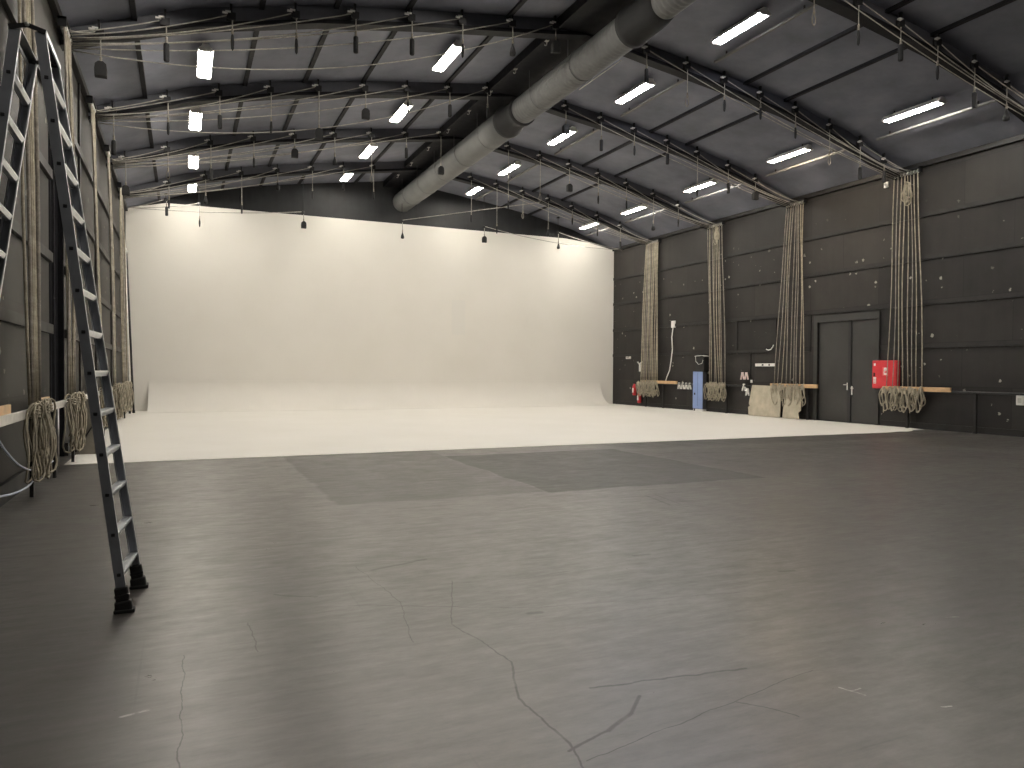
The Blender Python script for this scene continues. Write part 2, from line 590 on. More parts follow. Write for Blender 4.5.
for i in range(len(ROOF_X) - 1):
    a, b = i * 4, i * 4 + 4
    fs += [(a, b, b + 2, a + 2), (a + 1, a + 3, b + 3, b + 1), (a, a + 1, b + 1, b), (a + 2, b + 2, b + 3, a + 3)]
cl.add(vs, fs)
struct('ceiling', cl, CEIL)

# roof beams, following both slopes, and the ceiling battens that run between them
for y in ROWS + (6.2, 2.2):
    n = len(ROOF_X)
    b = MB()
    vs, fs = [], []
    for i, x in enumerate(ROOF_X):
        e = 0.34 if 0 < i < n - 1 else 0.26
        for yy in (y + 0.12, y + 0.32):
            vs += [(x, yy, zc(x) + 0.02), (x, yy, zc(x) - e)]
    for i in range(n - 1):
        a, c = i * 4, i * 4 + 4
        fs += [(a, a + 1, c + 1, c), (a + 2, c + 2, c + 3, a + 3), (a + 1, a + 3, c + 3, c + 1), (a, c, c + 2, a + 2)]
    b.add(vs, fs)
    bo = struct('roof_beam', b, BEAMW)
    shade_edge = MB()  # added black strip: shade under the beam put in as colour
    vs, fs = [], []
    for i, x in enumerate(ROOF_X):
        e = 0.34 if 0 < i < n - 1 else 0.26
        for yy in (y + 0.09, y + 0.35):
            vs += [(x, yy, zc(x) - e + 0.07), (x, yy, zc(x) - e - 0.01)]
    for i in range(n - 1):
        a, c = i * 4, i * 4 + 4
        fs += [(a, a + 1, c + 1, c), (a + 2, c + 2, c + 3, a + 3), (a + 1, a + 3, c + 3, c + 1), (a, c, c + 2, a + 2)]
    shade_edge.add(vs, fs)
    shade_edge.build('edge_strip', BEAM, bo)
for ri, y in enumerate((2.2, 6.2) + ROWS):
    y1 = min(y + 4.12, YB)
    for x in (-0.75, 1.33, 2.68, 4.08, 6.26, 12.6, 13.9):
        zz = zc(x)
        struct('ceiling_batten', MB().box((x - 0.045, y + 0.32, zz - 0.06), (x + 0.045, y1, zz + 0.05)), BEAM)
# flat black channel along the ridge
struct('ridge_channel', MB().box((7.45, YF, 8.93), (9.0, YB, 9.06)).box((7.40, YF, 8.90), (7.48, YB, 9.12)).box((8.95, YF, 8.90), (9.03, YB, 9.12)), BEAM)
# eaves trim
struct('trim_1', MB().box((XL, YF, 7.02), (XL + 0.10, YB, 7.16)), BATTEN)
struct('trim_2', MB().box((XR - 0.10, YF, 7.02), (XR, YB, 7.14)), BATTEN)
# horizontal battens on the side walls
k = 3
for z in (5.74, 4.58, 3.38, 2.23):
    segs = [(YF, YB)]
    if z < DZ + 0.1:
        segs = [(YF, DY0 - 0.15), (DY1 + 0.30, YB)]
    if z == 3.38:
        segs = [(YF, YB)]
    for a, b in segs:
        struct('trim_%d' % k, MB().box((XR - 0.045, a, z - 0.06), (XR, b, z + 0.06)), BATTEN)
        k += 1
for z in (5.66, 4.42, 3.17, 2.09):
    for a, b in ((YF, OY0), (OY1, YB)):
        struct('trim_%d' % k, MB().box((XL, a, z - 0.07), (XL + 0.06, b, z + 0.07)), BATTEN)
        k += 1
# upright battens
for y, z0, z1 in ((20.9, 2.29, 3.32), (17.5, 2.2, 3.34), (20.2, 0, 2.17), (19.0, 2.29, 3.32)):
    struct('trim_%d' % k, MB().box((XR - 0.03, y - 0.05, z0), (XR, y + 0.05, z1)), BATTEN)
    k += 1
for y in (9.0, 11.6, 16.6, 19.5, 23.5):
    struct('trim_%d' % k, MB().box((XL, y - 0.06, 0), (XL + 0.035, y + 0.06, 7.02)), BATTEN)
    k += 1
struct('baseboard_left', MB().box((XL, YF, 0), (XL + 0.05, OY0, 0.22)).box((XL, OY1, 0), (XL + 0.05, 28.0, 0.22)), BATTEN)
struct('baseboard_right', MB().box((XR - 0.03, YF, 0), (XR, DY0 - 0.15, 0.16)).box((XR - 0.03, DY1 + 0.30, 0), (XR, 29.0, 0.16)), BATTEN)

# door_1: the double door in the right wall
d1 = MB().box((XR - 0.05, DY1, 0), (XR + 0.1, DY1 + 0.14, DZ + 0.2)).box((XR - 0.05, DY0 - 0.10, 0), (XR + 0.1, DY0, DZ + 0.2)).box((XR - 0.05, DY0, DZ), (XR + 0.1, DY1, DZ + 0.2))
door = struct('door_1', d1, DOORP)
for a, b in ((15.98, DY1), (DY0, 15.97)):
    lf = MB().box((XR + 0.03, a, 0.01), (XR + 0.09, b, DZ)).build('door_leaf', DOORP, door)
    yk = 16.06 if a > 15.9 else 15.90
    hd = MB().box((XR + 0.015, yk - 0.025, 0.98 if a > 15.9 else 0.84), (XR + 0.03, yk + 0.025, 1.20 if a > 15.9 else 1.10), None, 0.006)
    zh = 1.14 if a > 15.9 else 1.04
    hd.cyl((XR + 0.02, yk, zh), (XR - 0.03, yk, zh), 0.012, 8).cyl((XR - 0.03, yk, zh), (XR - 0.03, yk + (0.10 if a > 15.9 else -0.10), zh), 0.012, 8)
    hd.build('door_handle', WHITE, lf)
MB().box((XR + 0.0, 15.93, 0.01), (XR + 0.03, 16.03, DZ)).build('cover_strip', BLACKMETAL, door)
# door_2: the tall black opening on the left, closed by a black cloth set back in it
d2 = struct('door_2', MB().box((XL - 0.29, OY0, 0), (XL, OY0 + 0.05, OZ)).box((XL - 0.29, OY1 - 0.05, 0), (XL, OY1, OZ)), DARK)
fold = MB()
vs, fs = [], []
nf = 40
for i in range(nf + 1):
    y = OY0 + 0.05 + (OY1 - OY0 - 0.1) * i / nf
    x = XL - 0.10 + 0.03 * math.sin(i * 1.9)
    vs += [(x, y, 0.0), (x, y, OZ), (x - 0.02, y, 0.0), (x - 0.02, y, OZ)]
for i in range(nf):
    a, b = i * 4, i * 4 + 4
    fs += [(a, b, b + 1, a + 1), (a + 2, a + 3, b + 3, b + 2), (a + 1, b + 1, b + 3, a + 3)]
fold.add(vs, fs)
fold.build('curtain', DARK, d2)

# ------------------------------------------------------------------ white cyclorama
cy = thing('cyclorama', 'huge white painted cyclorama covering the far wall and rear floor', 'backdrop', (8.15, 28.0, 0))
top = 7.42
pts = [(XL + 0.02, 0), (XR - 0.02, 0), (XR - 0.02, 7.08), (16.75, 7.32), (15.6, top), (-0.55, top), (-1.42, 7.22), (XL + 0.02, 7.10)]
pts = [(x, min(z, zc(x) - 0.02)) for x, z in pts]
MB().prism(pts, 'y', 29.18, 29.30).build('backdrop', CYC, cy)
SX0, SX1, SR = -1.13, 17.45, 1.05
prof = [(29.18 - SR - 0.35, 0.012)]
for i in range(49):
    a = i / 48 * PI / 2
    prof.append((29.175 - SR + SR * math.sin(a), 0.012 + SR - SR * math.cos(a)))
prof.append((29.178, SR + 0.03))
prof2 = [(29.178, 0.0), (29.18 - SR - 0.35, 0.0)]
sw = MB().prism(prof + prof2, 'x', SX0, SX1)
sweep = sw.build('curved_sweep', CYC, cy)
# floor sheet with a torn, patchy corner by the right wall
edge = [(-1.69, 13.24), (2, 13.20), (6, 13.16), (10, 13.12), (14, 13.08), (16.3, 13.05), (16.7, 13.16), (16.9, 13.05), (17.3, 13.20), (17.5, 13.4), (17.9, 13.34), (18.12, 13.9)]
fl = edge + [(18.12, 29.17), (-1.74, 29.17), (-1.72, 21)]
MB().prism(fl, 'z', 0.0, 0.006).build('floor_sheet', CYC, cy)

# ------------------------------------------------------------------ ceiling lamps


def make_lamp(tube_mat):
    t = thing('ceiling_lamp', 'x', 'lamp', (0, 0, 0), 'twin tube ceiling lamps')
    h = MB()
    h.prism([(-0.06, 0.09), (0.06, 0.09), (0.075, 0.05), (0.145, -0.02), (0.145, -0.034), (0.138, -0.034), (0.065, 0.03), (-0.065, 0.03), (-0.138, -0.034), (-0.145, -0.034), (-0.145, -0.02), (-0.075, 0.05)], 'y', -0.76, 0.76)
    h.build('housing', WHITE, t, world=False)
    for s in (-1, 1):
        MB().cyl((s * 0.075, -0.72, -0.02), (s * 0.075, 0.72, -0.02), 0.024, 8).build('tube', tube_mat, t, world=False)
        MB().box((-0.12, s * 0.735 - 0.02, -0.05), (0.12, s * 0.735 + 0.02, 0.03), None, 0.008).build('end_cap', WHITE, t, world=False)
    for s in (-1, 1):
        MB().box((-0.012, s * 0.5 - 0.012, 0.085), (0.012, s * 0.5 + 0.012, 0.17)).build('bracket', BLACKMETAL, t, world=False)
    return t


protos = {m.name: make_lamp(m) for m in (TUBE, TUBEW, TUBEC)}
used = set()
COLS = (('column by the left wall', 0.30), ('column just left of the duct', 5.58), ('column just right of the duct', 10.67), ('column nearest the right wall', 15.95))
for ci, (cn, x) in enumerate(COLS):
    ys = (8.3, 12.3, 16.25, 20.25, 24.25, 27.6)
    for i, y in enumerate(ys):
        tm = TUBE
        if ci == 3 and i == 2:
            tm = TUBEW
        if (ci == 2 and i in (1, 2)):
            tm = TUBEC
        what = 'orange-glowing ' if tm is TUBEW else 'glowing '
        pos = ORD[len(ys) - 1 - i] + ' from far wall'
        lab = '%sceiling lamp, %s, %s' % (what, pos, cn)
        loc = (x, y, zc(x) - 0.165) if (ci, i) != (0, 2) else (0.42, 16.45, zc(0.42) - 0.185)
        if tm.name not in used:
            used.add(tm.name)
            o = protos[tm.name]
            o.location = loc
            o['label'] = lab
        else:
            dup(protos[tm.name], loc, lab)
# the same lamps go on overhead and behind the viewer, out of the frame: only their light is needed
for x in (0.30, 5.58, 10.67, 15.95):
    for y in (4.3, 0.3, -3.7):
        ld = bpy.data.lights.new('overhead lamp', 'AREA')
        ld.shape = 'RECTANGLE'
        ld.size, ld.size_y = 0.24, 1.45
        ld.energy = 13.0
        ld.color = (1.0, 0.94, 0.835)
        lo = bpy.data.objects.new('overhead lamp', ld)
        lo.location = (x, y, zc(x) - 0.19)
        COL.objects.link(lo)

CONDUIT = simple('grey painted conduit', (0.17, 0.165, 0.16), 0.5)
# conduits beside the two right-hand lamp columns
for x, nm in ((16.6, 'lamps nearest the right wall'), (11.3, 'lamps right of the duct')):
    for i, (y0, y1) in enumerate(((10.75, 13.85), (14.85, 17.85), (19.0, 21.9), (23.0, 25.85), (26.9, 29.1))):
        z = zc(x) - 0.10
        c = MB().box((x - 0.03, y0, z - 0.025), (x + 0.03, y1, z + 0.025))
        lab = 'thin grey conduit on the ceiling, beside the %s of the %s' % (('nearest', ORD[1], ORD[2], ORD[3], 'farthest')[i], nm)
        o = c.build('conduit', CONDUIT, None, (x, y0, z))
        tag(o, lab, 'pipe', 'conduits under the ceiling')
        for yy in (y0 + 0.4, y1 - 0.4):
            MB().box((x - 0.012, yy - 0.015, z + 0.02), (x + 0.012, yy + 0.015, z + 0.12)).build('clip', BLACKMETAL, o)

# ------------------------------------------------------------------ ventilation duct
DX, DZc, DR = 8.20, 8.36, 0.40
du = thing('ventilation_duct', 'long grey ribbed ventilation duct under the roof ridge', 'duct', (DX, 18.0, DZc))


def duct_len(y0, y1, pitch, amp, r=DR):
    prof = []
    y = y0
    while y < y1 - 1e-6:
        prof += [(r - amp, y), (r, y + pitch * 0.3), (r, y + pitch * 0.6), (r - amp, y + pitch * 0.95)]
        y += pitch
    prof.append((r - amp, y1))
    return MB().lathe(prof, 40, (DX, 0, DZc), 'y')


duct_len(18.75, 28.5, 3.2, 0.005).build('duct_section', DUCT, du)
duct_len(12.6, 17.75, 0.13, 0.018, 0.345).build('duct_section', DUCT, du)
duct_len(4.0, 11.55, 0.13, 0.018, 0.30).build('duct_section', DUCT, du)
MB().lathe([(0.32, 17.70), (0.385, 17.75), (0.385, 17.85), (0.345, 17.9), (0.35, 18.1), (0.37, 18.5), (DR + 0.035, 18.65), (DR + 0.035, 18.78), (DR - 0.02, 18.82)], 40, (DX, 0, DZc), 'y').build('collar', SANDBAG, du)
MB().lathe([(0.27, 11.5), (0.33, 11.57), (0.36, 11.75), (0.37, 12.4), (0.40, 12.45), (0.40, 12.6), (0.33, 12.62)], 40, (DX, 0, DZc), 'y').build('collar', SANDBAG, du)
for y in (14.6, 16.6, 20.0, 22.0, 24.0, 26.0, 28.0):
    h = MB()
    hr = DR if y > 18 else 0.345
    for s in (-1, 1):
        h.tube([(DX + s * (hr + 0.02), y, DZc), (DX + s * (hr + 0.02), y, 8.95)], 0.008, 5)
    h.lathe([(hr + 0.004, y - 0.02), (hr + 0.012, y - 0.02), (hr + 0.012, y + 0.02), (hr + 0.004, y + 0.02)], 32, (DX, 0, DZc), 'y')
    h.build('hanger', DUCT, du)
o = MB().tube([(8.58, 15.4, 8.16), (8.59, 15.2, 8.17), (8.59, 13.6, 8.17)], 0.012, 6).build('strap_rod', STEEL, du)

# hooks along the channel left of the duct
for i, y in enumerate((14.9, 16.6, 18.2, 19.8, 21.6, 23.6, 25.6, 27.4)):
    hk = MB().tube([(7.46, y, 8.92), (7.46, y, 8.82), (7.445, y, 8.79), (7.42, y, 8.785), (7.40, y, 8.80)], 0.012, 6)
    hk.box((7.42, y - 0.04, 8.885), (7.50, y + 0.04, 8.925))
    o = hk.build('ceiling_hook', STEEL, None, (7.46, y, 8.92))
    tag(o, 'small metal hook under the black ridge channel, %s from the front' % ORD[i], 'hook', 'hooks left of the duct')

# ------------------------------------------------------------------ fly lines: pulleys, ropes and sandbags
pul_b = MB()
pul_b.box((-0.035, -0.05, -0.02), (0.035, 0.05, 0.14), None, 0.006)


def make_pulley():
    t = thing('pulley_block', 'x', 'pulley', (0, 0, 0), 'pulleys on the roof beams')
    h = MB().box((-0.075, -0.045, -0.08), (0.075, -0.035, 0.05), None).box((-0.075, 0.035, -0.08), (0.075, 0.045, 0.05), None).box((-0.02, -0.03, 0.05), (0.02, 0.03, 0.20))
    h.build('housing', BLACKMETAL, t, world=False)
    MB().lathe([(0.06, -0.02), (0.075, -0.018), (0.062, 0.0), (0.075, 0.018), (0.06, 0.02)], 16, (0, 0, -0.01), 'y').build('sheave', BLACKMETAL, t, world=False)
    MB().box((-0.15, -0.075, 0.0), (-0.06, -0.046, 0.03)).box((-0.10, -0.075, 0.03), (-0.01, -0.046, 0.055)).build('tag', WHITE, t, world=False)
    return t


PUL = make_pulley()
first_pulley = [True]


def pulley(loc, label):
    if first_pulley[0]:
        first_pulley[0] = False
        PUL.location = loc
        PUL['label'] = label
    else:
        dup(PUL, loc, label)


def weight_mesh(kind):
    m = MB()
    if kind == 'bag':          # saddle-shaped bag
        m.prism([(-0.10, 0), (-0.115, -0.10), (-0.11, -0.26), (0.11, -0.26), (0.115, -0.10), (0.10, 0), (0.045, 0.05), (-0.045, 0.05)], 'y', -0.06, 0.06)
        m.prism([(-0.105, -0.02), (-0.105, -0.24), (0.105, -0.24), (0.105, -0.02)], 'y', -0.075, 0.075)
    elif kind == 'tall':       # slim cylinder
        m.lathe([(0.02, 0.04), (0.055, 0.02), (0.06, -0.02), (0.06, -0.32), (0.05, -0.35), (0.01, -0.355)], 12)
    elif kind == 'cone':       # pear-shaped bag
        m.lathe([(0.015, 0.08), (0.025, 0.0), (0.06, -0.10), (0.085, -0.20), (0.075, -0.26), (0.02, -0.28)], 12)
    elif kind == 'slim':
        m.lathe([(0.01, 0.06), (0.028, 0.0), (0.04, -0.12), (0.03, -0.28), (0.008, -0.32)], 10)
    m.v = [(a * 0.82, b * 0.82, c * 0.82) for a, b, c in m.v]
    return m.mesh('weight', SANDBAG)


WM = {k: weight_mesh(k) for k in ('bag', 'tall', 'cone', 'slim')}
WNAME = {'bag': 'square black sandbag', 'tall': 'tall black counterweight', 'cone': 'pear-shaped black sandbag', 'slim': 'slim black weight', 'hook': 'bare rope end'}


def sag(p, q, s, n=14):
    p, q = Vector(p), Vector(q)
    out = []
    for i in range(n + 1):
        u = i / n
        v = p.lerp(q, u)
        v.z -= s * 4 * u * (1 - u)
        out.append(v)
    return out


def fly_line(head, x, y, z, drop, kind, s, label, group, r=0.0105):
    """One rope: from the head block at the wall top along the beam to its pulley, then down to its weight."""
    t = thing('fly_line', label, 'rope', (x, y, z), group)
    run = MB().tube(sag(head, (x, y, z + 0.03), s), r, 6)
    ro = run.build('rope', ROPEW, t)
    MB().tube([(x, y - 0.005, z + 0.03), (x + 0.02, y - 0.005, z - 0.02), (x + 0.022, y, z - drop)], r, 6).build('hanging_rope', ROPEW, t)
    kn = MB().lathe([(0.01, 0.09), (0.024, 0.06), (0.016, 0.03), (0.028, 0.0), (0.014, -0.03)], 8, (x + 0.022, y, z - drop))
    if kind == 'hook':
        kn.tube([(x + 0.022, y, z - drop), (x - 0.02, y, z - drop - 0.08), (x - 0.025, y, z - drop - 0.18), (x + 0.02, y, z - drop - 0.24), (x + 0.06, y, z - drop - 0.18), (x + 0.055, y, z - drop - 0.08)], 0.009, 5, True)
    kn.build('knot', ROPEG, t)
    if kind != 'hook':
        w = bpy.data.objects.new('weight', WM[kind])
        w.location = (0.022, 0, -drop - 0.05)
        COL.objects.link(w)
        w.parent = t
    return t


def row_words(y):
    return {10.2: 'fifth last beam', 14.2: 'fourth last beam', 18.2: 'third last beam', 22.2: 'second last beam', 26.2: 'last beam'}[y]


LEFT = {14.2: [(-1.27, .48, 'bag'), (-.27, .35, 'tall'), (.80, .30, 'slim'), (1.91, .42, 'slim'), (3.01, .38, 'tall'), (4.12, .40, 'tall'), (5.18, .45, 'slim'), (6.29, .40, 'cone'), (7.30, .32, 'bag')],
        18.2: [(-1.38, .62, 'tall'), (-.31, .48, 'slim'), (.76, .48, 'tall'), (1.88, .72, 'slim'), (2.98, .96, 'bag'), (4.11, .50, 'bag'), (5.18, .30, 'slim'), (6.30, .36, 'tall'), (7.35, .44, 'slim')],
        22.2: [(-1.40, .70, 'bag'), (-.38, .58, 'hook'), (.70, .70, 'tall'), (1.83, .52, 'slim'), (2.95, .36, 'bag'), (4.10, .62, 'cone'), (5.20, 1.20, 'hook'), (6.28, .38, 'tall'), (7.40, 1.0, 'bag')],
        26.2: [(-.42, .5, 'slim'), (.67, .6, 'cone'), (1.78, 1.05, 'slim'), (2.93, .40, 'cone'), (4.08, .75, 'slim'), (5.15, .45, 'tall'), (6.22, .85, 'slim')]}
RIGHT = {10.2: [(10.55, .60, 'hook'), (11.68, .52, 'slim'), (12.83, .40, 'tall'), (13.9, .45, 'slim'), (15.04, .55, 'tall'), (16.09, .50, 'cone')],
         14.2: [(9.63, .40, 'tall'), (10.77, .72, 'hook'), (11.86, .45, 'slim'), (12.98, .30, 'slim'), (14.12, .42, 'slim'), (15.29, .75, 'hook'), (16.4, .60, 'tall'), (17.3, .25, 'tall')],
         18.2: [(9.70, .45, 'bag'), (10.84, .55, 'tall'), (11.95, .42, 'slim'), (13.11, .32, 'tall'), (14.21, 1.0, 'slim'), (15.39, .48, 'tall'), (16.47, .35, 'bag')],
         22.2: [(9.72, 1.7, 'slim'), (10.88, 1.25, 'hook'), (11.99, .62, 'bag'), (13.12, .70, 'slim'), (14.27, .55, 'slim'), (15.41, 1.0, 'cone'), (16.5, .45, 'slim')],
         26.2: [(9.95, 1.35, 'slim'), (11.0, 1.55, 'slim'), (12.1, .8, 'hook'), (13.21, 1.15, 'cone'), (14.29, .40, 'slim'), (15.46, .5, 'slim'), (16.56, .6, 'tall')]}
for side, rows in (('left', LEFT), ('right', RIGHT)):
    for y, l in rows.items():
        order = l if side == 'left' else l[::-1]
        for i, (x, drop, kind) in enumerate(order):
            z = zc(x) - 0.21
            hx = XL + 0.16 if side == 'left' else XR - 0.16
            head = (hx, y - 0.28 + 0.07 * i, 6.98 - 0.015 * i)
            where = '%s from %s wall on %s' % (ORD[i], side, row_words(y))
            dist = abs(x - hx)
            s = (0.02 + 0.010 * dist + random.uniform(-0.02, 0.05)) * (1.0 if i % 3 else 1.6)
            if x < 7.2 and side == 'left' and i in (3, 5, 7):
                s += 0.016 * dist
            if side == 'left' and y < 20 and i == 8:
                s = 0.60
            if side == 'right' and i == 2:
                s += 0.10
            fly_line(head, x, y, z, drop, kind, s, '%s on rope, %s' % (WNAME[kind], where), 'fly lines on the %s roof slope' % side)
            pulley((x, y, z), 'black white-tagged pulley block, %s' % where)

# the line set in front of the white backdrop
CYL = [(-.53, 7.40, .22, 'tall'), (.53, 7.35, .50, 'slim'), (4.12, 7.38, .32, 'bag'), (7.92, 7.40, .42, 'cone'), (11.41, 7.46, .38, 'bag'), (14.87, 7.5, .42, 'cone')]
for i, (x, z, drop, kind) in enumerate(CYL):
    y = 28.5
    head = (XL + 0.16, 28.5, 7.02) if i < 3 else (XR - 0.16, 28.5 - 0.05 * i, 6.95)
    if i == 3:
        head = (12.86, 26.25, 8.15)
    words = 'before the white backdrop, %s from the left' % ORD[i]
    fly_line(head, x, y, z, drop, kind, (0.04, 0.06, 0.10, -0.0, 0.18, 0.08)[i], '%s on rope, %s' % (WNAME[kind], words), 'fly lines before the backdrop', 0.013)
    hk = MB().tube([(x, y, z + 0.05), (x, y, zc(x) - 0.02)], 0.010, 5).box((x - 0.05, y - 0.05, zc(x) - 0.05), (x + 0.05, y + 0.05, zc(x)))
    hk.lathe([(0.05, -0.02), (0.065, -0.015), (0.05, 0), (0.065, 0.015), (0.05, 0.02)], 12, (x, y, z), 'y')
    o = hk.build('hanging_pulley', BLACKMETAL, None, (x, y, zc(x)))
    tag(o, 'black pulley on a thin hanger %s' % words, 'pulley', 'pulleys before the backdrop')

# ------------------------------------------------------------------ rope bundles on the side walls


def coil_mesh(seed, n=3, L=0.66, W=0.085, R=0.0155):
    rnd = random.Random(seed)
    m = MB()
    for j in range(n):
        l, w = L * rnd.uniform(0.72, 1.05), W * rnd.uniform(0.6, 1.15)
        th = rnd.uniform(-0.35, 0.35)
        dx, dy = rnd.uniform(-0.05, 0.05), rnd.uniform(-0.03, 0.03)
        tilt = rnd.uniform(-0.16, 0.16)
        pts = []
        for i in range(18):
            a = 2 * PI * i / 18
            yy = w * math.sin(a) * (1.0 - 0.35 * math.cos(a))
            zz = -l / 2 + l / 2 * math.cos(a)
            xx = 0.025 * math.sin(3 * a + j) + dx
            pts.append((xx + yy * math.sin(th), yy * math.cos(th) + dy + tilt * zz, zz + 0.06))
        m.tube(pts, R, 5, True)
    # the last turns are wrapped round the neck of the coil
    for k2 in range(3):
        pts = [(0.05 * math.cos(a * PI / 5), 0.05 * math.sin(a * PI / 5), -0.02 - 0.035 * k2 + 0.012 * math.sin(a)) for a in range(10)]
        m.tube(pts, R, 5, True)
    if seed % 2:
        m.tube([(0.0, 0.03, -0.30), (0.02, 0.05, -0.45), (0.0, 0.02 + rnd.uniform(-.05, .05), -0.56 - rnd.uniform(0, 0.12))], 0.0125, 5)
    return m.mesh('coil', ROPE)


COILS = [coil_mesh(s) for s in range(5)]
COILSL = [coil_mesh(s + 20, 4, 0.86, 0.15, 0.012) for s in range(5)]


def wall_bundle(side, y, n, top, bot, words, dense=False, lscale=1.0):
    sgn = 1 if side == 'right' else -1
    xt = (XR - 0.12) if side == 'right' else (XL + 0.13)
    xb = (XR - 0.22) if side == 'right' else (XL + 0.27)
    hb = thing('head_block', 'black head block above %s' % words, 'pulley', (xt, (top[0] + top[1]) / 2, 7.0), 'head blocks at the wall tops')
    MB().box((xt - 0.06, top[0] - 0.08, 6.99), (xt + 0.06, top[1] + 0.08, 7.03)).box((xt - 0.06, top[0] - 0.08, 6.88), (xt + 0.06, top[0] - 0.05, 7.03)).box((xt - 0.06, top[1] + 0.05, 6.88), (xt + 0.06, top[1] + 0.08, 7.03)).build('bracket', BLACKMETAL, hb)
    for i in range(n):
        u = i / (n - 1)
        yt = top[0] + (top[1] - top[0]) * u
        MB().lathe([(0.045, yt - 0.015), (0.055, yt - 0.012), (0.045, yt), (0.055, yt + 0.012), (0.045, yt + 0.015)], 12, (xt, 0, 6.93), 'y').build('sheave', STEEL, hb)
    for i in range(n):
        u = i / (n - 1)
        j = random.uniform(-0.03, 0.03)
        yt = top[0] + (top[1] - top[0]) * u
        yb = bot[0] + (bot[1] - bot[0]) * u + j
        pts = []
        bow = random.uniform(-0.03, 0.05)
        for q in range(9):
            w = q / 8
            pts.append((xt - sgn * 0.02 + (xb - xt + sgn * 0.02) * w - sgn * bow * math.sin(PI * w), yt + (yb - yt) * w + 0.02 * math.sin(w * 7 + i), 6.93 + (1.08 - 6.93) * w))
        rr = random.uniform(0.0125, 0.0165) * (1.35 if dense else 1.0) * lscale
        mat = ROPEG if random.random() < 0.35 else ROPE
        o = MB().tube(pts, rr, 6).build('hauling_rope', mat, None, (xb, yb, 1.08))
        idx = (n - i) if side == 'right' else (i + 1)
        rank = ORD[idx - 1]
        tag(o, '%s rope from the left in %s' % (rank, words), 'rope', 'hauling ropes in %s' % words)
        c = bpy.data.objects.new('coil', (COILSL if side == 'left' else COILS)[(i * 2 + int(y)) % 5])
        c.location = (-sgn * (0.05 + 0.05 * (i % 2)), 0, random.uniform(-0.05, 0.0))
        COL.objects.link(c)
        c.parent = o


wall_bundle('right', 14.2, 8, (13.72, 14.42), (13.42, 14.50), 'the bundle by the red cabinet')
wall_bundle('right', 18.2, 9, (17.72, 18.40), (17.50, 18.80), 'the bundle over the canvas flats')
wall_bundle('right', 22.2, 8, (21.60, 22.38), (21.22, 22.08), 'the bundle beside the blue locker', False, 1.15)
wall_bundle('right', 26.2, 12, (25.55, 26.42), (25.40, 26.60), 'the bundle nearest the white backdrop', True, 1.15)
wall_bundle('left', 10.2, 7, (10.0, 10.62), (9.80, 10.38), 'the bundle left of the black curtain', True, 1.1)
wall_bundle('left', 13.3, 6, (13.62, 14.30), (12.78, 13.62), 'the bundle right of the black curtain', True, 1.0)
wall_bundle('left', 18.2, 6, (17.3, 17.9), (17.7, 18.5), 'the bundle seen behind the ladder', True)
wall_bundle('left', 22.2, 6, (20.9, 21.4), (20.9, 21.5), 'the second last bundle on the left wall', True)
wall_bundle('left', 26.2, 6, (24.9, 25.7), (24.0, 25.6), 'the last bundle on the left wall', True)

# tie rails along both walls, and the bare timber blocks on them
RX = XR - 0.20
rail = thing('tie_rail', 'long black steel tie rail along the right wall', 'rail', (RX, 18, 1.05))
for a, b in ((7.0, 14.9), (17.3, 27.0)):
    MB().tube([(RX + 0.03, a, 1.02), (RX + 0.03, b, 1.02)], 0.03, 8).build('bar', BLACKMETAL, rail)
for y in (9.3, 12.02, 13.9, 17.4, 18.9, 21.2, 23.0, 25.05, 26.3):
    MB().box((RX + 0.0, y - 0.035, 0), (RX + 0.06, y + 0.035, 1.0)).build('post', BATTEN, rail)
for i, (y0, y1, w) in enumerate(((12.62, 14.62, 'red cabinet'), (16.95, 18.95, 'canvas flats'), (24.05, 26.6, 'white backdrop'))):
    o = MB().box((RX - 0.06, y0, 1.01), (RX - 0.01, y1, 1.13), None, 0.006).build('timber_plank', WOOD, None, (RX, y0, 1.05))
    tag(o, 'bare pine plank on the right wall tie rail nearest the %s' % w, 'plank', 'pine planks on the tie rails')
LX = XL + 0.24
lrail = thing('tie_rail', 'pale steel tie rail on thin posts along the left wall', 'rail', (LX, 12, 0.95))
MB().box((LX - 0.03, 6.0, 0.93), (LX + 0.01, 27.5, 1.03), None, 0.006).build('bar', STEEL, lrail)
for y in (7.6, 10.1, 11.75, 13.6, 15.6, 18.6, 21.6, 25.0):
    MB().box((LX - 0.02, y - 0.03, 0), (LX + 0.02, y + 0.03, 0.93)).build('post', RUBBER, lrail)
MB().tube([(LX + 0.02, 11.95, 0.94), (LX + 0.02, 11.95, 0.12)], 0.012, 6).build('rod', STEEL, lrail)
for i, (y0, y1, w) in enumerate(((7.2, 9.15, 'nearest, at the left picture edge'), (10.95, 11.60, 'beside the black curtain'))):
    o = MB().box((LX - 0.07, y0, 1.02), (LX - 0.0285, y1, 1.12), None, 0.006).build('timber_block', WOOD, None, (LX, y0, 1.1))
    MB().box((LX - 0.07, y0 + 0.1, 1.0), (LX - 0.04, y0 + 0.16, 1.095)).build('cleat', BLACKMETAL, o)
    tag(o, 'bare pine block above the left rail, %s' % w, 'block', 'pine planks on the tie rails')
